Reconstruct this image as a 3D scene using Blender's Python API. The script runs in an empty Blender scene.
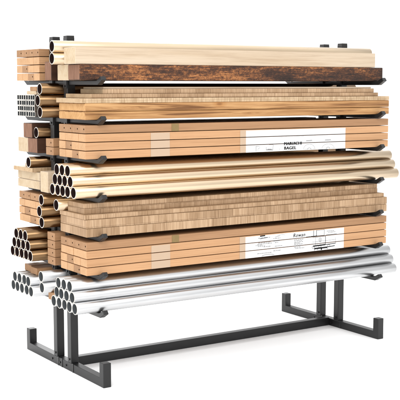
import bpy, bmesh, math, random
from mathutils import Vector, Matrix

random.seed(7)
S = bpy.context.scene
COL = S.collection

# ---------------------------------------------------------------- camera
cam_d = bpy.data.cameras.new('camera')
cam = bpy.data.objects.new('camera', cam_d); COL.objects.link(cam)
cam_d.sensor_width = 36.0
cam_d.lens = 36.0 * 1039.94 / 400.0
cam_d.clip_start = 0.05; cam_d.clip_end = 500
YAW, PITCH = 0.5785, 0.1097
fwd = Vector((math.sin(YAW) * math.cos(PITCH), math.cos(YAW) * math.cos(PITCH), -math.sin(PITCH)))
cam.location = (-2.1506, -4.5212, 1.3689)
cam.rotation_euler = fwd.to_track_quat('-Z', 'Y').to_euler()
S.camera = cam

# ---------------------------------------------------------------- world: white studio, dimmer behind the camera
W = bpy.data.worlds.new('World'); S.world = W; W.use_nodes = True
nt = W.node_tree; nt.nodes.clear()
wo = nt.nodes.new('ShaderNodeOutputWorld'); bg = nt.nodes.new('ShaderNodeBackground')
tc = nt.nodes.new('ShaderNodeTexCoord')
dot = nt.nodes.new('ShaderNodeVectorMath'); dot.operation = 'DOT_PRODUCT'
dot.inputs[1].default_value = Vector((-0.55, 0.45, 0.50)).normalized()
mr = nt.nodes.new('ShaderNodeMapRange'); mr.interpolation_type = 'SMOOTHSTEP'
mr.inputs['From Min'].default_value = -0.80; mr.inputs['From Max'].default_value = 0.30
mr.inputs['To Min'].default_value = 1.08; mr.inputs['To Max'].default_value = 1.72
nt.links.new(tc.outputs['Generated'], dot.inputs[0])
nt.links.new(dot.outputs['Value'], mr.inputs['Value'])
nt.links.new(mr.outputs['Result'], bg.inputs['Strength'])
bg.inputs['Color'].default_value = (1, 1, 1, 1)
nt.links.new(bg.outputs[0], wo.inputs[0])

# ---------------------------------------------------------------- studio lamps and one added fill
def area(name, loc, target, size, power, color=(1, 1, 1)):
    d = bpy.data.lights.new(name, 'AREA'); d.shape = 'RECTANGLE'; d.size, d.size_y = size
    d.energy = power; d.color = color
    o = bpy.data.objects.new(name, d); COL.objects.link(o)
    o.location = loc
    o.rotation_euler = (Vector(target) - Vector(loc)).to_track_quat('-Z', 'Y').to_euler()
area('softbox_key', (-2.6, -4.2, 4.6), (0.7, 0, 0.8), (2.4, 2.4), 165)
area('softbox_side', (-5.0, 0.6, 2.2), (0.5, 0, 0.8), (2.0, 2.4), 15)
area('added_back_fill', (1.6, 3.4, 3.0), (0.8, 0.1, 0.0), (2.0, 1.6), 150)  # added lamp, out of view: lifts the shade on the floor under the rack

S.view_settings.view_transform = 'Standard'; S.view_settings.look = 'None'
S.view_settings.exposure = 0.0; S.view_settings.gamma = 1.0
S.cycles.max_bounces = 10; S.cycles.diffuse_bounces = 5; S.cycles.glossy_bounces = 6
S.cycles.use_denoising = True
try: S.cycles.denoiser = 'OPENIMAGEDENOISE'
except Exception: pass
S.cycles.sample_clamp_indirect = 6.0

# ---------------------------------------------------------------- materials
def new_mat(name):
    m = bpy.data.materials.new(name); m.use_nodes = True
    n = m.node_tree; b = n.nodes['Principled BSDF']
    return m, n, b, n.nodes.new, n.links.new

def coords(n, scale, rand=True, spread=40.0):
    """object coordinates, shifted for every object by its own random vector"""
    t = n.nodes.new('ShaderNodeTexCoord'); mp = n.nodes.new('ShaderNodeMapping')
    mp.inputs['Scale'].default_value = scale
    if rand:
        oi = n.nodes.new('ShaderNodeObjectInfo'); wn = n.nodes.new('ShaderNodeTexWhiteNoise'); wn.noise_dimensions = '1D'
        ma = n.nodes.new('ShaderNodeVectorMath'); ma.operation = 'MULTIPLY_ADD'
        ma.inputs[1].default_value = (spread,) * 3
        n.links.new(oi.outputs['Random'], wn.inputs['W'])
        n.links.new(wn.outputs['Color'], ma.inputs[0]); n.links.new(t.outputs['Object'], ma.inputs[2])
        n.links.new(ma.outputs[0], mp.inputs['Vector'])
    else:
        n.links.new(t.outputs['Object'], mp.inputs['Vector'])
    return mp.outputs[0]

def noise(n, vec, scale, detail=4, rough=0.55, dist=0.0):
    k = n.nodes.new('ShaderNodeTexNoise'); k.inputs['Scale'].default_value = scale
    k.inputs['Detail'].default_value = detail; k.inputs['Roughness'].default_value = rough
    k.inputs['Distortion'].default_value = dist
    n.links.new(vec, k.inputs['Vector']); return k.outputs['Fac']

def ramp(n, fac, stops):
    r = n.nodes.new('ShaderNodeValToRGB'); e = r.color_ramp.elements
    e[0].position, e[0].color = stops[0][0], (*stops[0][1], 1)
    e[1].position, e[1].color = stops[-1][0], (*stops[-1][1], 1)
    for p, c in stops[1:-1]:
        x = e.new(p); x.color = (*c, 1)
    n.links.new(fac, r.inputs[0]); return r.outputs[0]

def mixc(n, fac, a, b, mode='MIX'):
    x = n.nodes.new('ShaderNodeMix'); x.data_type = 'RGBA'; x.blend_type = mode
    for s, v in ((x.inputs[0], fac), (x.inputs[6], a), (x.inputs[7], b)):
        if hasattr(v, 'links') or hasattr(v, 'is_linked'): n.links.new(v, s)
        elif isinstance(v, (int, float)): s.default_value = v
        else: s.default_value = (*v, 1)
    return x.outputs[2]

def bump(n, b, h, strength, dist=0.001):
    k = n.nodes.new('ShaderNodeBump'); k.inputs['Strength'].default_value = strength; k.inputs['Distance'].default_value = dist
    n.links.new(h, k.inputs['Height']); n.links.new(k.outputs[0], b.inputs['Normal'])

def per_object_value(n, c, amount):
    """lighten or darken every piece a little, each its own way"""
    oi = n.nodes.new('ShaderNodeObjectInfo'); h = n.nodes.new('ShaderNodeHueSaturation')
    m = n.nodes.new('ShaderNodeMapRange'); m.inputs['To Min'].default_value = 1 - amount; m.inputs['To Max'].default_value = 1 + amount
    n.links.new(oi.outputs['Random'], m.inputs['Value']); n.links.new(m.outputs[0], h.inputs['Value'])
    n.links.new(c, h.inputs['Color']); return h.outputs['Color']

def wood(name, light, mid, dark, grain=55, rough=0.55, vary=0.05, contrast=1.0):
    """long grain running along local X"""
    m, n, b, N, L = new_mat(name)
    v = coords(n, (1.1, grain * .45, grain * .45))
    big = noise(n, v, 1.0, 3, .5, .4)
    v2 = coords(n, (5, grain * 5, grain * 5))
    fib = noise(n, v2, 1.0, 5, .65)
    w = .22 * contrast
    c = ramp(n, big, [(.5 - w, dark), (.5, mid), (.5 + w, light)])
    f = ramp(n, fib, [(.3, (.70, .65, .60)), (.55, (1, 1, 1))])
    c = mixc(n, .55, c, f, 'MULTIPLY')
    c = per_object_value(n, c, vary)
    L(c, b.inputs['Base Color']); b.inputs['Roughness'].default_value = rough
    b.inputs['Specular IOR Level'].default_value = .3
    bump(n, b, fib, .25); return m

def end_wood(name, light, mid, dark, ring=55, vary=0.05, vertical=False):
    """sawn end grain: rings and pores seen on the X faces"""
    m, n, b, N, L = new_mat(name)
    if vertical:                                         # coarse upright saw streaks
        fac = noise(n, coords(n, (1, 150, 14)), 1.0, 4, .6, .3)
        c = ramp(n, fac, [(.32, dark), (.5, mid), (.68, light)])
    else:
        wv = N('ShaderNodeTexWave'); wv.wave_type = 'RINGS'; wv.rings_direction = 'X'
        wv.inputs['Scale'].default_value = ring; wv.inputs['Distortion'].default_value = 4; wv.inputs['Detail'].default_value = 4
        wv.inputs['Detail Scale'].default_value = 1.5; wv.inputs['Detail Roughness'].default_value = .7
        L(coords(n, (0, -1, -1), True, .16), wv.inputs['Vector'])
        cloud = noise(n, coords(n, (1, 26, 26)), 1.0, 4, .6)
        c = mixc(n, .24, ramp(n, cloud, [(.35, dark), (.5, mid), (.65, light)]), ramp(n, wv.outputs['Fac'], [(0, dark), (.45, mid), (1, light)]))
    pv = coords(n, (1, 420, 420)); po = noise(n, pv, 1.0, 3, .6)
    c = mixc(n, .35, c, ramp(n, po, [(.35, (.78, .74, .70)), (.6, (1, 1, 1))]), 'MULTIPLY')
    c = per_object_value(n, c, vary)
    L(c, b.inputs['Base Color']); b.inputs['Roughness'].default_value = .75
    b.inputs['Specular IOR Level'].default_value = .2
    bump(n, b, po, .3); return m

def laminated(name, light, mid, dark, seg=.085, row=.05):
    """glued staves: short upright grain blocks with fine upright streaks"""
    m, n, b, N, L = new_mat(name)
    t = coords(n, (1, 1, 1))
    sx = N('ShaderNodeSeparateXYZ'); L(t, sx.inputs[0])
    ad = N('ShaderNodeMath'); ad.operation = 'ADD'; L(sx.outputs[0], ad.inputs[0]); L(sx.outputs[1], ad.inputs[1])
    cb = N('ShaderNodeCombineXYZ'); L(ad.outputs[0], cb.inputs[0]); L(sx.outputs[2], cb.inputs[1])
    br = N('ShaderNodeTexBrick'); L(cb.outputs[0], br.inputs['Vector'])
    br.inputs['Scale'].default_value = 1; br.inputs['Brick Width'].default_value = seg; br.inputs['Row Height'].default_value = row
    br.inputs['Mortar Size'].default_value = .0006; br.inputs['Mortar Smooth'].default_value = .3
    br.inputs['Color1'].default_value = (*light, 1); br.inputs['Color2'].default_value = (*mid, 1); br.inputs['Mortar'].default_value = (*dark, 1)
    v = coords(n, (160, 160, 7)); st = noise(n, v, 1.0, 4, .6)
    v2 = coords(n, (34, 34, 3)); st2 = noise(n, v2, 1.0, 3, .6)
    c = mixc(n, .75, br.outputs['Color'], ramp(n, st, [(.34, (.60, .53, .45)), (.60, (1, 1, 1))]), 'MULTIPLY')
    c = mixc(n, .7, c, ramp(n, st2, [(.35, (.80, .75, .68)), (.6, (1, 1, 1))]), 'MULTIPLY')
    L(c, b.inputs['Base Color']); b.inputs['Roughness'].default_value = .6; b.inputs['Specular IOR Level'].default_value = .25
    bump(n, b, st, .2); return m

def rustic(name):
    """reclaimed beam: near black weathering worn through to orange wood, speckled and streaked along X"""
    m, n, b, N, L = new_mat(name)
    big = noise(n, coords(n, (2.0, 8, 8)), 1.0, 6, .72, .2)
    fine = noise(n, coords(n, (70, 120, 120)), 1.0, 8, .85, 0.0)
    fib = noise(n, coords(n, (9, 230, 230)), 1.0, 5, .65)
    def mul(a, k):
        q = N('ShaderNodeMath'); q.operation = 'MULTIPLY'; q.inputs[1].default_value = k; L(a, q.inputs[0]); return q.outputs[0]
    def plus(a, c):
        q = N('ShaderNodeMath'); q.operation = 'ADD'; L(a, q.inputs[0]); L(c, q.inputs[1]); return q.outputs[0]
    h = plus(plus(mul(big, .52), mul(fine, .40)), mul(fib, .22))
    c = ramp(n, h, [(.48, (.011, .006, .004)), (.56, (.042, .017, .009)), (.60, (.115, .042, .015)), (.645, (.31, .120, .038)), (.72, (.52, .27, .105))])
    L(c, b.inputs['Base Color']); b.inputs['Roughness'].default_value = .6; b.inputs['Specular IOR Level'].default_value = .3
    bump(n, b, h, .7, .004); return m

def oak_ply(name):
    """orange varnished boards: long streaks, a few knots"""
    m, n, b, N, L = new_mat(name)
    vo = N('ShaderNodeTexVoronoi'); vo.inputs['Scale'].default_value = 1.0; L(coords(n, (4.6, 11, 11)), vo.inputs['Vector'])
    long_ = noise(n, coords(n, (1.5, 52, 52)), 1.0, 5, .62, 1.3)
    fib = noise(n, coords(n, (7, 330, 330)), 1.0, 4, .65)
    big = noise(n, coords(n, (3, 12, 12)), 1.0, 3, .6, .4)
    c = ramp(n, long_, [(.36, (.17, .075, .024)), (.46, (.35, .180, .068)), (.60, (.50, .290, .125))])
    c = mixc(n, .5, c, ramp(n, big, [(.35, (.70, .60, .48)), (.6, (1, 1, 1))]), 'MULTIPLY')
    c = mixc(n, .8, c, ramp(n, vo.outputs['Distance'], [(.04, (.45, .30, .16)), (.10, (.85, .72, .55)), (.22, (1, 1, 1))]), 'MULTIPLY')
    c = mixc(n, .6, c, ramp(n, fib, [(.32, (.74, .64, .54)), (.58, (1, 1, 1))]), 'MULTIPLY')
    L(c, b.inputs['Base Color']); b.inputs['Roughness'].default_value = .5; b.inputs['Specular IOR Level'].default_value = .3
    bump(n, b, fib, .2); return m

def metal(name, col, rough, vary=.04):
    m, n, b, N, L = new_mat(name)
    b.inputs['Metallic'].default_value = 1.0
    s = noise(n, coords(n, (3, 140, 140)), 1.0, 4, .6)
    r = N('ShaderNodeMapRange'); r.inputs['To Min'].default_value = rough - .05; r.inputs['To Max'].default_value = rough + .07
    L(s, r.inputs['Value']); L(r.outputs[0], b.inputs['Roughness'])
    big = noise(n, coords(n, (2.5, 20, 20)), 1.0, 4, .6)
    lo = tuple(x * .90 for x in col)
    c = ramp(n, big, [(.3, lo), (.65, col)])
    L(per_object_value(n, c, vary), b.inputs['Base Color'])
    return m

def plain(name, col, rough=.6, spec=.3, bmp=0.0):
    m, n, b, N, L = new_mat(name)
    k = noise(n, coords(n, (60, 60, 60)), 1.0, 5, .6)
    c = ramp(n, k, [(.3, tuple(x * .88 for x in col)), (.7, col)])
    L(c, b.inputs['Base Color']); b.inputs['Roughness'].default_value = rough; b.inputs['Specular IOR Level'].default_value = spec
    if bmp: bump(n, b, noise(n, coords(n, (900, 900, 900)), 1.0, 2, .5), bmp, .0004)
    return m

M = {}
m_, n_, b_, N_, L_ = new_mat('white_studio_floor')
b_.inputs['Base Color'].default_value = (.96, .96, .96, 1); b_.inputs['Roughness'].default_value = .9; b_.inputs['Specular IOR Level'].default_value = 0
M['floor'] = m_
M['steel'] = plain('dark_powder_coated_steel', (.0095, .0095, .010), .40, .42, .35)
M['cap'] = plain('black_plastic', (.018, .018, .019), .45, .4)
M['bolt'] = plain('black_bolt', (.012, .012, .012), .35, .5)
M['tan'] = wood('tan_batten', (.505, .290, .150), (.47, .263, .132), (.405, .22, .106), 50, .6, .045, 1.3)
M['tan_end'] = end_wood('tan_batten_end', (.50, .308, .168), (.48, .29, .155), (.44, .258, .134), 24, .04)
M['brown'] = wood('brown_batten', (.375, .210, .108), (.34, .187, .093), (.295, .158, .078), 50, .6, .03, 1.3)
M['brown_end'] = end_wood('brown_batten_end', (.345, .20, .108), (.32, .182, .096), (.285, .158, .08), 24, .05)
M['hole'] = plain('drilled_hole', (.05, .025, .012), .9, .1)
M['cream'] = wood('cream_softwood', (.515, .42, .315), (.485, .385, .28), (.43, .325, .22), 30, .55, .03, 1.1)
M['cream_end'] = end_wood('cream_softwood_end', (.50, .405, .285), (.47, .37, .25), (.42, .315, .20), 20, .03)
M['stave_end'] = end_wood('pale_stave_end', (.46, .335, .21), (.42, .30, .18), (.35, .235, .135), 20, .05)
M['rustic'] = rustic('weathered_dark_beam')
M['rustic_end'] = end_wood('dark_beam_end', (.24, .130, .085), (.20, .102, .063), (.135, .064, .038), 14, .05, True)
M['walnut'] = wood('dark_walnut', (.075, .033, .018), (.052, .022, .012), (.03, .012, .007), 40, .55, .05)
M['stave'] = laminated('brown_oak_staves', (.48, .330, .205), (.345, .225, .130), (.185, .11, .062))
M['stave_pale'] = laminated('pale_staves', (.53, .395, .255), (.47, .34, .212), (.28, .19, .11), .06)
M['ply'] = oak_ply('orange_oak_board')
M['ply_end'] = end_wood('orange_oak_end', (.50, .295, .13), (.46, .262, .11), (.39, .21, .082), 20, .04)
M['brass'] = metal('pale_gold_pipe', (.66, .525, .37), .30)
M['brass_shaded'] = metal('shaded_gold_pipe', (.20, .120, .060), .28)  # the gold pipes' metal darkened: far-left shade put into the colour
M['alu'] = metal('bright_aluminium', (.60, .605, .612), .33)
M['rim'] = metal('sawn_metal_rim', (.62, .59, .54), .35)
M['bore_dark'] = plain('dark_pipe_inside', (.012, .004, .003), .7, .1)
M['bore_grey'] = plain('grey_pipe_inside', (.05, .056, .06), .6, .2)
M['paper'] = plain('white_paper', (.80, .80, .80), .7, .2)
m_, n_, b_, N_, L_ = new_mat('pale_tape')
b_.inputs['Base Color'].default_value = (.44, .315, .215, 1); b_.inputs['Roughness'].default_value = .4
M['tape'] = m_
M['tag'] = plain('olive_brown_tag', (.22, .15, .062), .6, .2)
M['ink'] = plain('black_ink', (.02, .02, .02), .7, .1)
M['ink_grey'] = plain('grey_ink', (.22, .22, .22), .7, .1)

# ---------------------------------------------------------------- mesh helpers
def mesh_obj(name, bm, mats, parent=None, loc=(0, 0, 0)):
    me = bpy.data.meshes.new(name); bm.to_mesh(me); bm.free()
    for m in mats: me.materials.append(m)
    o = bpy.data.objects.new(name, me); COL.objects.link(o); o.location = loc
    if parent: o.parent = parent
    return o

def add_box(bm, x0, x1, y0, y1, z0, z1, mi=0):
    vs = [bm.verts.new((x, y, z)) for x in (x0, x1) for y in (y0, y1) for z in (z0, z1)]
    for f in ((0, 1, 3, 2), (4, 6, 7, 5), (0, 4, 5, 1), (2, 3, 7, 6), (0, 2, 6, 4), (1, 5, 7, 3)):
        bm.faces.new([vs[i] for i in f]).material_index = mi

def bevel_all(bm, w, seg=2):
    bmesh.ops.recalc_face_normals(bm, faces=bm.faces)
    bmesh.ops.bevel(bm, geom=list(bm.edges), offset=w, segments=seg, affect='EDGES', profile=.5)

def beam_bm(L, w, h, bev=.0015, hole=None, wave=0.0):
    """timber along +X from 0 to L, section w (y) by h (z), its corner at the origin.
    end faces use material 1, a drilled hole (y, z, r) uses material 2"""
    bm = bmesh.new()
    def sect(x, ins):
        b = max(bev - ins * .0, .0004)
        p = [(ins + b, ins), (w - ins - b, ins), (w - ins, ins + b), (w - ins, h - ins - b), (w - ins - b, h - ins), (ins + b, h - ins), (ins, h - ins - b), (ins, ins + b)]
        return [bm.verts.new((x, y, z)) for y, z in p]
    n_mid = 10 if wave else 0
    loops = [sect(0, bev), sect(bev, 0)]
    loops += [sect(L * (i + 1) / (n_mid + 1), 0) for i in range(n_mid)]
    loops += [sect(L - bev, 0), sect(L, bev)]
    if wave:
        for i, lp in enumerate(loops[2:2 + n_mid]):
            dy, dz = random.uniform(-wave, wave), random.uniform(-wave, wave)
            for v in lp: v.co.y += dy; v.co.z += dz * (1 if v.co.z > h / 2 else 0)
    for a, b in zip(loops, loops[1:]):
        for i in range(8):
            j = (i + 1) % 8
            bm.faces.new((a[i], b[i], b[j], a[j]))
    for lp, flip in ((loops[0], False), (loops[-1], True)):
        if hole is None:
            f = bm.faces.new(lp if not flip else lp[::-1]); f.material_index = 1
        else:
            hy, hz, r = hole
            x = lp[0].co.x; s = 1 if not flip else -1
            ring = [bm.verts.new((x, hy + r * math.cos(t * math.pi / 8), hz + r * math.sin(t * math.pi / 8))) for t in range(16)]
            deep = [bm.verts.new((x + s * .02, v.co.y, v.co.z)) for v in ring]
            ed = [bm.edges.get((lp[i], lp[(i + 1) % 8])) or bm.edges.new((lp[i], lp[(i + 1) % 8])) for i in range(8)]
            er = [bm.edges.new((ring[i], ring[(i + 1) % 16])) for i in range(16)]
            g = bmesh.ops.triangle_fill(bm, edges=ed + er, use_beauty=True)
            for f in g['geom']:
                if isinstance(f, bmesh.types.BMFace): f.material_index = 1
            for i in range(16):
                f = bm.faces.new((ring[i], ring[(i + 1) % 16], deep[(i + 1) % 16], deep[i])); f.material_index = 2
            bm.faces.new(deep).material_index = 2
    bmesh.ops.recalc_face_normals(bm, faces=bm.faces)
    return bm

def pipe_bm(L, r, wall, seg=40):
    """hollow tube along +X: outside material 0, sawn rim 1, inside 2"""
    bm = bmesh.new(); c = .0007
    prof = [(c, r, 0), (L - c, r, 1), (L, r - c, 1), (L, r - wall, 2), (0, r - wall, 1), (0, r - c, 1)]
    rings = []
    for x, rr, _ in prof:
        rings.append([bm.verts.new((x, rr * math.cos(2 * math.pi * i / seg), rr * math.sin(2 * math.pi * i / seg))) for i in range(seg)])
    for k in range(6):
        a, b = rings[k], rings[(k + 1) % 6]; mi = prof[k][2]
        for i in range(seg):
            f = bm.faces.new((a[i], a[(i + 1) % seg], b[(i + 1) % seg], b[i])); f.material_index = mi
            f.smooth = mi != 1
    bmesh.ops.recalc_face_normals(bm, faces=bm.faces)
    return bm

def square_tube_bm(L, s, wall):
    bm = bmesh.new()
    def ring(x, h): return [bm.verts.new((x, y, z)) for y, z in ((-h, -h), (h, -h), (h, h), (-h, h))]
    rs = [(ring(.0004, s / 2), 0), (ring(L - .0004, s / 2), 1), (ring(L, s / 2 - .0004), 1), (ring(L, s / 2 - wall), 2), (ring(0, s / 2 - wall), 1), (ring(0, s / 2 - .0004), 1)]
    for k in range(6):
        a, mi = rs[k]; b = rs[(k + 1) % 6][0]
        for i in range(4):
            bm.faces.new((a[i], a[(i + 1) % 4], b[(i + 1) % 4], b[i])).material_index = mi
    bmesh.ops.recalc_face_normals(bm, faces=bm.faces)
    return bm

def tag(o, label, cat, group=None):
    o['label'] = label; o['category'] = cat
    if group: o['group'] = group
    return o

def empty(name, loc=(0, 0, 0)):
    o = bpy.data.objects.new(name, None); COL.objects.link(o); o.location = loc; return o

def dup(o, loc, label, parent=None):
    c = o.copy(); COL.objects.link(c); c.location = loc
    if parent: c.parent = parent
    if label: c['label'] = label
    return c

def timber(name, x0, x1, y0, y1, z0, z1, side, end, label, cat, group=None, bev=.0015, wave=0.0):
    ya, yb = min(y0, y1), max(y0, y1)
    o = mesh_obj(name, beam_bm(x1 - x0, yb - ya, z1 - z0, bev, None, wave), [M[side], M[end], M['hole']], None, (x0, ya, z0))
    return tag(o, label, cat, group)

# ---------------------------------------------------------------- floor
bm = bmesh.new(); add_box(bm, -60, 60, -60, 60, -.2, 0)
fl = mesh_obj('floor', bm, [M['floor']]); fl['kind'] = 'structure'

# ---------------------------------------------------------------- the rack
RL = 1.6745                         # distance between the two end frames
PW = .04                            # square tube
LV = [1.392 - .1757 * k for k in range(7)]     # top of every arm
rack = empty('storage_rack')
tag(rack, 'dark grey steel double-sided cantilever rack carrying all the timber and pipes', 'storage rack')

def foot_bm():
    bm = bmesh.new(); f = .4265
    p = [(-f, 0), (f, 0), (f, .113), (f - PW, .113), (f - PW, .041), (-f + PW, .041), (-f + PW, .113), (-f, .113)]
    a = [bm.verts.new((0, y, z)) for y, z in p]; b = [bm.verts.new((PW, y, z)) for y, z in p]
    bm.faces.new(a); bm.faces.new(b[::-1])
    for i in range(8): bm.faces.new((a[i], b[i], b[(i + 1) % 8], a[(i + 1) % 8]))
    bevel_all(bm, .0022, 2); return bm

def arm_bm():
    """flat bar through both posts, both tips turned up at 45 degrees"""
    bm = bmesh.new(); t = .020
    up = [(.375, 0), (.4110, .0185), (.4245, .0020), (.3840, -t - .001)]
    pts = [(y, z) for y, z in up] + [(-y, z) for y, z in reversed(up)]
    a = [bm.verts.new((0, y, z)) for y, z in pts]; b = [bm.verts.new((.026, y, z)) for y, z in pts]
    bm.faces.new(a); bm.faces.new(b[::-1])
    n = len(pts)
    for i in range(n): bm.faces.new((a[i], b[i], b[(i + 1) % n], a[(i + 1) % n]))
    bevel_all(bm, .003, 2); return bm

def plate_bm(w, h, t=.004):
    """clamp plate lying against a -X face, two hex bolts through it"""
    bm = bmesh.new(); add_box(bm, -t, 0, -w / 2, w / 2, -h / 2, h / 2); bevel_all(bm, .001, 1); return bm

def bolt_bm(r=.0055, d=.005):
    bm = bmesh.new()
    bmesh.ops.create_cone(bm, cap_ends=True, segments=6, radius1=r, radius2=r * .92, depth=d, matrix=Matrix.Rotation(math.pi / 2, 4, 'Y'))
    return bm

foot0 = post0 = arm0 = plate0 = bolt0 = None
def part(first, name, build, mats, loc, parent):
    if first is None:
        o = mesh_obj(name, build(), mats, parent, loc)
    else:
        o = first.copy(); COL.objects.link(o); o.parent = parent; o.location = loc
    return o

def post_build():
    bm = bmesh.new(); add_box(bm, 0, PW, -PW / 2, PW / 2, .041, 1.592); bevel_all(bm, .0022, 2); return bm
def cap_build():
    bm = bmesh.new(); add_box(bm, .0006, PW - .0006, -PW / 2 + .0006, PW / 2 - .0006, 0, .009); bevel_all(bm, .002, 2); return bm

cap0 = None
for xf in (0.0, RL):
    f = part(foot0, 'foot', foot_bm, [M['steel']], (xf, 0, 0), rack); foot0 = foot0 or f
    for ys in (-.115, .005, .045):
        mesh_obj('clamp_plate', plate_bm(.010, .043, .0022), [M['bolt']], f, (-.0002, ys, .0225))
    for yb in (-.040, .025, .115):
        b = part(bolt0, 'bolt', bolt_bm, [M['bolt']], (-.002, yb, .020), f); bolt0 = bolt0 or b
    posts = []
    for yp in (-.077, .077):
        p = part(post0, 'post', post_build, [M['steel']], (xf, yp, 0), rack); post0 = post0 or p
        c = part(cap0, 'end_cap', cap_build, [M['cap']], (0, 0, 1.591), p); cap0 = cap0 or c
        posts.append(p)
        b = part(bolt0, 'bolt', bolt_bm, [M['bolt']], (-.002, 0, .058), p)
    for z in LV:
        a = part(arm0, 'arm', arm_bm, [M['steel']], (xf + .007, 0, z - .0002), rack); arm0 = arm0 or a
        for yp in (-.077, .077):
            pl = part(plate0, 'clamp_plate', lambda: plate_bm(.036, .050), [M['steel']], (-.0072, yp, -.012), a); plate0 = plate0 or pl
            for dz in (-.014,):
                part(bolt0, 'bolt', bolt_bm, [M['bolt']], (-.013, yp, -.012 + dz), a)
bm = bmesh.new(); add_box(bm, PW + .0005, RL - .0005, -.02, .02, .0005, .046); bevel_all(bm, .0022, 2)
mesh_obj('floor_beam', bm, [M['steel']], rack)

# ---------------------------------------------------------------- strapped bundles of battens
YI, YO = .105, .372                # inner and outer edge of the load on an arm
XL, XR = -.050, 1.773
BW = (YO - YI) / 4
PITCHZ, BH = .0385, .0352
bat_plain = bat_drill = None
def batten(parent, loc, drilled):
    global bat_plain, bat_drill
    src = bat_drill if drilled else bat_plain
    if src is None:
        hole = (.011, BH * .52, .0042) if drilled else None
        o = mesh_obj('batten', beam_bm(XR - XL, BW - .0008, BH, .0012, hole), [M['brown' if drilled else 'tan'], M['brown_end' if drilled else 'tan_end'], M['hole']], parent, loc)
        if drilled: bat_drill = o
        else: bat_plain = o
    else:
        o = src.copy(); COL.objects.link(o); o.parent = parent; o.location = loc
    if drilled: o['label'] = 'darker brown batten with a drilled end'
    return o

def bundle(level, side, label):
    z0 = LV[level]
    ya = -YO if side < 0 else YI
    t = empty('batten_bundle', (XL, ya, z0))
    tag(t, label, 'timber bundle', 'strapped bundles of four by four battens')
    # four layers from the top, four battens from the outside inwards
    for r in range(4):
        for c in range(4):
            # c counts from the left edge of the picture (greater y)
            dr = r == 0 or (r == 2 and c == 1) or (r == 3 and c == 2)
            jig = random.uniform(-.0012, .0012)
            batten(t, (jig, (3 - c) * BW + .0004, (3 - r) * PITCHZ + .0004), dr)
    return t

def patches(name, spans, mat, parent, dy, th=.0005):
    bm = bmesh.new()
    for x0, x1, z0, z1 in spans: add_box(bm, x0, x1, dy - th, dy, z0, z1)
    return mesh_obj(name, bm, [M[mat]], parent)

def lines_bm(segs, y, th=.00025):
    """ink strokes: (x0, z0, x1, z1, width)"""
    bm = bmesh.new()
    for x0, z0, x1, z1, w in segs:
        d = Vector((x1 - x0, z1 - z0)); n = Vector((-d.y, d.x)).normalized() * w * .7
        q = [(x0 + n.x, z0 + n.y), (x0 - n.x, z0 - n.y), (x1 - n.x, z1 - n.y), (x1 + n.x, z1 + n.y)]
        a = [bm.verts.new((x, y, z)) for x, z in q]; b = [bm.verts.new((x, y - th, z)) for x, z in q]
        bm.faces.new(a); bm.faces.new(b[::-1])
        for i in range(4): bm.faces.new((a[i], b[i], b[(i + 1) % 4], a[(i + 1) % 4]))
    bmesh.ops.recalc_face_normals(bm, faces=bm.faces)
    return bm

def arc(cx, cz, rx, rz, a0, a1, w, n=14):
    p = [(cx + rx * math.cos(math.radians(a0 + (a1 - a0) * i / n)), cz + rz * math.sin(math.radians(a0 + (a1 - a0) * i / n))) for i in range(n + 1)]
    return [(*p[i], *p[i + 1], w) for i in range(n)]

def lettering(name, text, x0, z0, width, height, parent, y, mat='ink', heavy=0.0, shear=0.0):
    cu = bpy.data.curves.new(name, 'FONT'); cu.body = text; cu.size = 1; cu.shear = shear; cu.space_character = 1.14; cu.extrude = 0.01
    tmp = bpy.data.objects.new(name, cu); COL.objects.link(tmp)
    bpy.context.view_layer.update()
    dg = bpy.context.evaluated_depsgraph_get()
    me = bpy.data.meshes.new_from_object(tmp.evaluated_get(dg))
    bpy.data.objects.remove(tmp)
    xs = [v.co.x for v in me.vertices]; ys = [v.co.y for v in me.vertices]
    sx = width / (max(xs) - min(xs)); sy = height / (max(ys) - min(ys)); ax, ay = min(xs), min(ys)
    for v in me.vertices:
        v.co = Vector((x0 + (v.co.x - ax) * sx, y - (v.co.z + .01) * .012, z0 + (v.co.y - ay) * sy))
    if heavy:                                            # thicken the strokes: overprint, each pass a hair further out
        bm = bmesh.new(); bm.from_mesh(me); base = list(bm.verts) + list(bm.edges) + list(bm.faces)
        for k in range(1, 4):
            g = bmesh.ops.duplicate(bm, geom=base)
            bmesh.ops.translate(bm, vec=(heavy * k / 3, -.00004 * k, heavy * .3 * (k % 2)), verts=[v for v in g['geom'] if isinstance(v, bmesh.types.BMVert)])
        bm.to_mesh(me); bm.free()
    me.materials.clear(); me.materials.append(M[mat])
    o = bpy.data.objects.new(name, me); COL.objects.link(o); o.parent = parent
    return o

ROWS = [(.0006, .0352), (.0391, .0736), (.0776, .1085)]      # heights of the three lower layers, inside the bundle
def wrap(t):
    """tape strips and the tag on the near face; coordinates are inside the bundle"""
    patches('tape', [(.337, .440, a, b + (.002 if b > .1 else 0)) for a, b in ROWS], 'tape', t, -.0002)
    patches('tape', [(.843, .8775, a, b + (.002 if b > .1 else 0)) for a, b in ROWS], 'tape', t, -.0002)
    patches('strap_tag', [(.451, .489, .1160, .1506)], 'tag', t, -.0003, .0008)
    p = patches('paper_label', [(.878, 1.518, a, b) for a, b in ROWS], 'paper', t, -.0003)
    return p
Y_INK = -.0009

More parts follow.
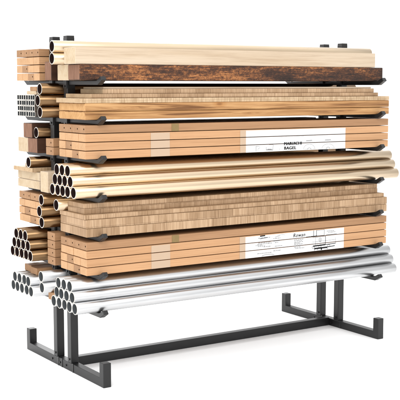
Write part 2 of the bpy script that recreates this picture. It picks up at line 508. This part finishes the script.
# near side, third shelf
b3 = bundle(2, -1, 'near batten bundle on third shelf, white label with bold two-line lettering and circle drawings')
p = wrap(b3)
lettering('lettering', 'MARUICHI', 1.113, .0290, .111, .0150, p, Y_INK, 'ink', .0032)
lettering('lettering', 'BAGEL', 1.114, .0068, .075, .0148, p, Y_INK, 'ink', .0032)
def drawing(name, segs, mat='ink_grey'):
    mesh_obj(name, lines_bm(segs, Y_INK), [M[mat]], p)
drawing('chair_drawing', [(.939, .004, .939, .030, .0018), (.939, .030, .962, .028, .0013), (.950, .003, .950, .016, .0013), (.950, .016, .964, .022, .0013)])
drawing('counter_drawing', [(1.001, .010, 1.001, .024, .0018), (1.001, .010, 1.043, .008, .003), (1.043, .008, 1.045, .034, .0016), (1.020, .034, 1.045, .034, .0013), (1.010, .013, 1.036, .012, .0025)])
drawing('mark', [(1.085, .005, 1.086, .022, .0011)])
for cx, rx, rz in ((1.276, .038, .027), (1.401, .042, .025)):
    drawing('circle_drawing', arc(cx, .003, rx, rz, 5, 175, .0013) + [(cx - rx, .0052, cx + rx, .0056, .0009)] + arc(cx, .002, .012, .009, 0, 180, .0016))
    drawing('caption_line', [(cx - .021, .0485, cx + .018, .0495, .0022)]); drawing('caption_line', [(cx - .026, .0448, cx + .022, .0456, .0012)])
drawing('caption_line', [(1.09, .0700, 1.13, .0706, .0009)]); drawing('caption_line', [(1.16, .0705, 1.24, .0716, .0009)])

# near side, sixth shelf
b6 = bundle(5, -1, 'near batten bundle on sixth shelf, white label with a handwritten word and a table plan')
p = wrap(b6)
lettering('lettering', 'Rowan', 1.177, .0830, .078, .0185, p, Y_INK, 'ink', .0014, .25)
rnd = random.Random(3)
def caption(z, x0, x1):
    x, sg = x0, []
    while x < x1:                                        # words with a hairline baseline under them
        l = rnd.uniform(.005, .015); sg.append((x, z, min(x + l, x1), z + .0003, .0022)); x += l + .0032
    drawing('caption_line', sg + [(x0, z - .0010, x1, z - .0007, .0004)])
for z, w in ((.0690, .060), (.0635, .055), (.0565, .060), (.0510, .035), (.0455, .055), (.0385, .050), (.0300, .045)): caption(z, 1.184, 1.184 + w)
for z, x0, x1 in ((.0715, .955, 1.036), (.0655, .950, 1.045), (.0545, .953, 1.000), (.0500, .990, 1.036), (.0735, 1.050, 1.090), (.0655, 1.060, 1.082)): caption(z, x0, x1)
drawing('pen_stroke', [(.966, .0920, 1.012, .0960, .0028)]); drawing('pen_stroke', [(1.060, .0930, 1.092, .0985, .0018)])
drawing('pen_stroke', arc(1.018, .0020, .040, .0075, 15, 165, .0020)); drawing('pen_stroke', arc(1.100, .0830, .050, .02, 60, 120, .0012))
drawing('black_blot', [(.967, .1055, .999, .1070, .0045)], 'ink')
drawing('shelf_drawing', [(1.312, .0780, 1.312, .1080, .0022), (1.331, .0780, 1.331, .1080, .0022), (1.295, .0785, 1.335, .0785, .0024), (1.331, .1070, 1.383, .1075, .0010), (1.383, .0780, 1.383, .1080, .0016), (1.331, .0785, 1.383, .0785, .0010)], 'ink')
drawing('cabinet_drawing', [(1.392, .0280, 1.392, .0720, .0022), (1.325, .0280, 1.325, .0710, .0010), (1.305, .0710, 1.395, .0720, .0012), (1.309, .0262, 1.390, .0280, .0050), (1.390, .0275, 1.462, .0300, .0026), (1.462, .0300, 1.460, .0600, .0010), (1.3, .0480, 1.461, .0500, .0009), (1.325, .0270, 1.325, .0290, .002)], 'ink')
drawing('dial_drawing', arc(1.356, .0560, .010, .009, 0, 360, .0012), 'ink'); drawing('dial_drawing', arc(1.356, .0560, .004, .004, 0, 360, .0012), 'ink')
drawing('grid_drawing', [(1.312 + .0237 * i, .0300, 1.312 + .0237 * i, .0460, .0009) for i in range(1, 4)] + [(1.312, .0385, 1.392, .0390, .0009)])
for x in (1.300, 1.345, 1.405): drawing('chair_drawing', arc(x + .010, .0210, .008, .006, 0, 360, .0014), 'ink')
drawing('wall_line', [(1.262, .0785, 1.295, .0790, .0012)], 'ink'); drawing('wall_line', [(1.395, .0790, 1.470, .0798, .0012)], 'ink')
for z, x0, x1 in ((.0960, .955, 1.03), (.0870, 1.050, 1.095), (.0600, .940, .985), (.0470, 1.06, 1.11), (.0180, .950, 1.04), (.0240, 1.05, 1.10), (.0240, 1.19, 1.25), (.0910, 1.41, 1.46), (.0980, 1.40, 1.45)): caption(z, x0, x1)
drawing('table_drawing', [(1.318, .0125, 1.405, .0130, .0060), (1.400, .0140, 1.456, .0170, .0030), (1.318, .0020, 1.318, .0150, .0020), (1.365, .0020, 1.365, .0125, .0060), (1.340, .0020, 1.340, .0125, .0016), (1.404, .0020, 1.404, .0150, .0016)], 'ink')

bundle(0, 1, 'unlabelled batten bundle on the top shelf, far side, topmost stack at left')
bundle(4, 1, 'unlabelled batten bundle on far side, behind three shaded gold pipes and above the shaded pile')

# ---------------------------------------------------------------- round pipes
PL, PR = 1.955, .0270
proto = {}
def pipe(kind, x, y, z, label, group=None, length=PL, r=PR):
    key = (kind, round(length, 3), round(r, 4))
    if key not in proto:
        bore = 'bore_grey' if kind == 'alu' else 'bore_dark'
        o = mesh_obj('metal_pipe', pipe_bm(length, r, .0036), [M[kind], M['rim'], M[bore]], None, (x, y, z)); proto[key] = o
    else:
        o = proto[key].copy(); COL.objects.link(o); o.location = (x, y, z)
        if 'group' in o: del o['group']
    o.rotation_euler = (random.uniform(0, 6.28), 0, 0)
    return tag(o, label, 'pipe', group)

ORD = ['first', 'second', 'third', 'fourth', 'fifth']
def pile(kind, level, side, counts, what, where):
    z0 = LV[level]; dz = .0545 * math.sqrt(3) / 2
    for r, n in enumerate(counts):                       # from the bottom up
        row = {0: 'bottom', len(counts) - 1: 'top'}.get(r, 'middle')
        for i in range(n):                               # i counts from the left in the picture
            if side < 0: y = -.130 - .0272 * r - .0545 * i
            else: y = .346 - .0272 * r - .0545 * i
            lab = f'{what} pipe in the {where}, {row} row, {ORD[i]} from left'
            pipe(kind, -.101 - .002 * (side > 0) + random.uniform(-.002, .002), y, z0 + PR + .0002 + dz * r, lab, f'{what} pipes in the {where}')
pile('brass', 3, -1, (5, 4, 3), 'pale gold', 'near middle pile')
pile('alu', 6, -1, (5, 4, 3), 'bright aluminium', 'near lowest pile')
pile('brass_shaded', 5, 1, (5, 4, 3), 'shaded gold', 'far left pile')
pile('alu', 6, 1, (5, 4), 'aluminium', 'far lowest pile')

z0 = LV[0]
pipe('brass', -.110, -.165, z0 + .0715 + PR, 'lower of two gold pipes beside the cream plank on the top shelf', None, 1.92)
pipe('brass', -.109, -.165, z0 + .0715 + 3 * PR + .0005, 'uppermost gold pipe of the whole rack, beside the cream plank', None, 1.92)
pipe('brass', -.085, -.135, LV[4] + .1005 + PR, 'single gold pipe lying behind the near stave boards below the gold pile')
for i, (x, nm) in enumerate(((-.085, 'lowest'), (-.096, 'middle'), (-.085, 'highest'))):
    pipe('brass_shaded', x, .028, LV[1] + PR + .0002 + i * .0545, f'{nm} of three shaded gold pipes stacked beside the square tubes', 'shaded gold pipes standing in columns between the posts')
    pipe('brass_shaded', x, .030, LV[4] + PR + .0002 + i * .0545, f'{nm} of three shaded gold pipes beside the lower far batten bundle', 'shaded gold pipes standing in columns between the posts')
pipe('brass_shaded', -.045, .165, LV[2] + .0728 + PR, 'single shaded gold pipe in front of the dark beam end on third shelf, left')
pipe('brass_shaded', -.075, .195, LV[3] + .1035 + PR, 'single shaded gold pipe lying on the pale planks at far left')
for i, nm in enumerate(('lower', 'upper')):
    pipe('alu', -.092 - .004 * i, .024, LV[6] + .0362 + PR + i * .0545, f'{nm} of two aluminium pipes stacked between the near and far lowest piles', 'two aluminium pipes between the posts')

# ---------------------------------------------------------------- square tubes, far side, second shelf
s = .0262
st = None
for r in range(4):
    for c in range(8):
        y = .356 - c * s; z = LV[1] + s / 2 + .0002 + r * (s + .0008)
        nm = ['top', 'second', 'third', 'bottom'][3 - r]
        lab = f'square aluminium tube, {nm} row of its stack, ' + (f'{(ORD + ["sixth", "seventh"])[c]} from left' if c < 7 else 'at right end')
        if st is None:
            st = mesh_obj('square_tube', square_tube_bm(1.82, s - .0003, .0030), [M['alu'], M['rim'], M['bore_grey']], None, (-.052, y, z)); o = st
        else:
            o = st.copy(); COL.objects.link(o); o.location = (-.052 + random.uniform(-.0015, .0015), y, z)
        tag(o, lab, 'tube', 'square aluminium tubes stacked on the far side')
zt = LV[1] + 4 * (s + .0008) + .0002
timber('wooden_lath', -.050, 1.72, .150, .256, zt, zt + .0175, 'cream', 'cream_end', 'pale flat lath lying on the square tubes', 'plank')
timber('wooden_lath', -.050, 1.72, .140, .217, zt + .0178, zt + .0385, 'brown', 'brown_end', 'small brown lath on the pale lath above the square tubes', 'plank')

# ---------------------------------------------------------------- near side timber
z = LV[0]
timber('timber_beam', -.055, 1.76, -.107, -.229, z, z + .0710, 'cream', 'cream_end', 'cream beam end beside the dark beam, under the two gold pipes', 'beam', None, .002)
timber('timber_beam', -.063, 1.744, -.233, -.352, z, z + .0715, 'rustic', 'rustic_end', 'dark weathered beam with orange worn patches, along the top shelf front', 'beam', None, .003, .0006)
timber('timber_plank', -.083, 1.690, -.235, -.350, z + .0722, z + .1460, 'cream', 'cream_end', 'thick cream plank lying on the dark weathered beam', 'plank', None, .002)

z = LV[1]
timber('timber_board', XL, 1.776, -YI, -YO, z, z + .0358, 'ply', 'ply_end', 'lower of two orange oak boards on the second shelf', 'board', 'thick orange oak boards', .003, .0004)
timber('timber_board', XL + .001, 1.776, -YI, -YO, z + .0376, z + .0738, 'ply', 'ply_end', 'upper of two orange oak boards, under the stave planks', 'board', 'thick orange oak boards', .003, .0004)
timber('timber_plank', -.063, 1.776, -.104, -YO + .001, z + .0744, z + .0955, 'stave_pale', 'stave_end', 'lowest pale stave plank lying directly on the orange boards', 'plank', 'pale stave planks on the second shelf')
timber('timber_plank', -.014, 1.704, -.106, -.362, z + .0960, z + .1150, 'stave', 'stave_end', 'middle pale stave plank above the orange boards, ends set back', 'plank', 'pale stave planks on the second shelf')
timber('timber_plank', .050, 1.682, -.130, -.352, z + .1154, z + .1370, 'stave', 'stave_end', 'third stave plank above the orange boards, under the thinnest one', 'plank', 'pale stave planks on the second shelf')
timber('wooden_lath', .060, 1.672, -.140, -.340, z + .1374, z + .1455, 'cream', 'cream_end', 'thinnest pale lath, topmost on the second shelf, below the top arms', 'plank')

z = LV[4]
timber('timber_board', XL, XR, -YI, -YO, z, z + .0385, 'stave', 'stave', 'lowest stave board of the near stack, resting on the fifth arms', 'board', 'stave boards on the near fifth shelf', .0015)
timber('timber_board', XL + .001, XR, -YI, -YO, z + .0398, z + .0783, 'stave', 'stave', 'second thick stave board from bottom of the near fifth shelf stack', 'board', 'stave boards on the near fifth shelf', .0015)
timber('timber_board', XL - .003, 1.756, -YI, -.366, z + .0792, z + .1000, 'stave', 'stave', 'thinner middle stave board, third from bottom of near stack', 'board', 'stave boards on the near fifth shelf')
timber('timber_board', -.040, 1.737, -.165, -.335, z + .1004, z + .1245, 'stave', 'stave', 'narrow stave board second from top, beside the single gold pipe', 'board', 'stave boards on the near fifth shelf')
timber('timber_board', -.040, 1.735, -.165, -.335, z + .1254, z + .1490, 'stave', 'stave', 'narrow stave board on top of its stack, under the gold pipe pile', 'board', 'stave boards on the near fifth shelf')

# ---------------------------------------------------------------- timber between the posts
def loose(y0, level, k, label):
    o = mesh_obj('loose_batten', beam_bm(XR - XL, .082, .0372, .0012, (.026, .019, .0042)), [M['brown'], M['brown_end'], M['hole']], None, (XL, y0, LV[level] + .0004 + k * .0395))
    return tag(o, label, 'batten', 'drilled loose battens between the posts')
for k in range(2): loose(-.040, 2, k, f'{("lower", "upper")[k]} of two drilled brown battens beside the dark beam end')
for k in range(4): loose(-.040, 5, k, f'{("lowest", "second from bottom", "third from bottom", "top")[k]} of four drilled brown battens beside the shaded gold pile')
loose(-.040, 6, 0, 'short end of brown batten beneath the two stacked aluminium pipes')
timber('timber_beam', -.050, 1.70, -.030, .042, LV[0], LV[0] + .0880, 'walnut', 'rustic_end', 'small dark beam end between posts, under the gold pipes at top', 'beam', None, .002)
timber('timber_beam', -.085, 1.70, -.048, .036, LV[3], LV[3] + .0985, 'cream', 'cream_end', 'cream block end left of the gold pipe pile', 'beam', None, .002)

# ---------------------------------------------------------------- far side timber
z = LV[2]
timber('timber_beam', -.050, 1.72, .254, .372, z, z + .0715, 'cream', 'cream_end', 'cream beam end at far left beside a dark beam', 'beam', None, .002)
timber('timber_beam', -.050, 1.74, .143, .252, z, z + .0722, 'walnut', 'rustic_end', 'lower dark beam beside the cream beam, far side', 'beam', 'dark walnut beams on the far side', .002)
timber('timber_beam', -.052, 1.74, .197, .300, z + .0728, z + .1440, 'walnut', 'rustic_end', 'upper dark beam behind the single shaded gold pipe, under the square tubes', 'beam', 'dark walnut beams on the far side', .002)
z = LV[3]
timber('timber_plank', -.055, 1.75, .112, .372, z, z + .0405, 'cream', 'cream_end', 'lowest of the thick cream planks at far left, fourth shelf', 'plank', 'thick cream planks on the far side')
timber('timber_plank', -.054, 1.75, .112, .372, z + .0420, z + .0825, 'cream', 'cream_end', 'upper thick cream plank at far left, under the overhanging thin one', 'plank', 'thick cream planks on the far side')
timber('timber_plank', -.076, 1.75, .150, .376, z + .0832, z + .1030, 'stave_pale', 'stave_end', 'thin pale plank overhanging the cream planks at far left', 'plank')
timber('wooden_lath', -.050, 1.70, .235, .290, z + .1034, z + .1220, 'cream', 'cream_end', 'small pale lath behind the single shaded gold pipe at far left', 'plank')
z = LV[6] + .0545 * math.sqrt(3) / 2 + 2 * PR + .0004
timber('wooden_lath', -.048, 1.72, .243, .326, z, z + .0330, 'brown', 'brown_end', 'left brown timber lying on the far aluminium pipes', 'batten', 'brown timbers on the far aluminium pipes')
timber('wooden_lath', -.060, 1.72, .150, .228, z, z + .0330, 'brown', 'brown_end', 'right brown timber lying on the far aluminium pipes', 'batten', 'brown timbers on the far aluminium pipes')
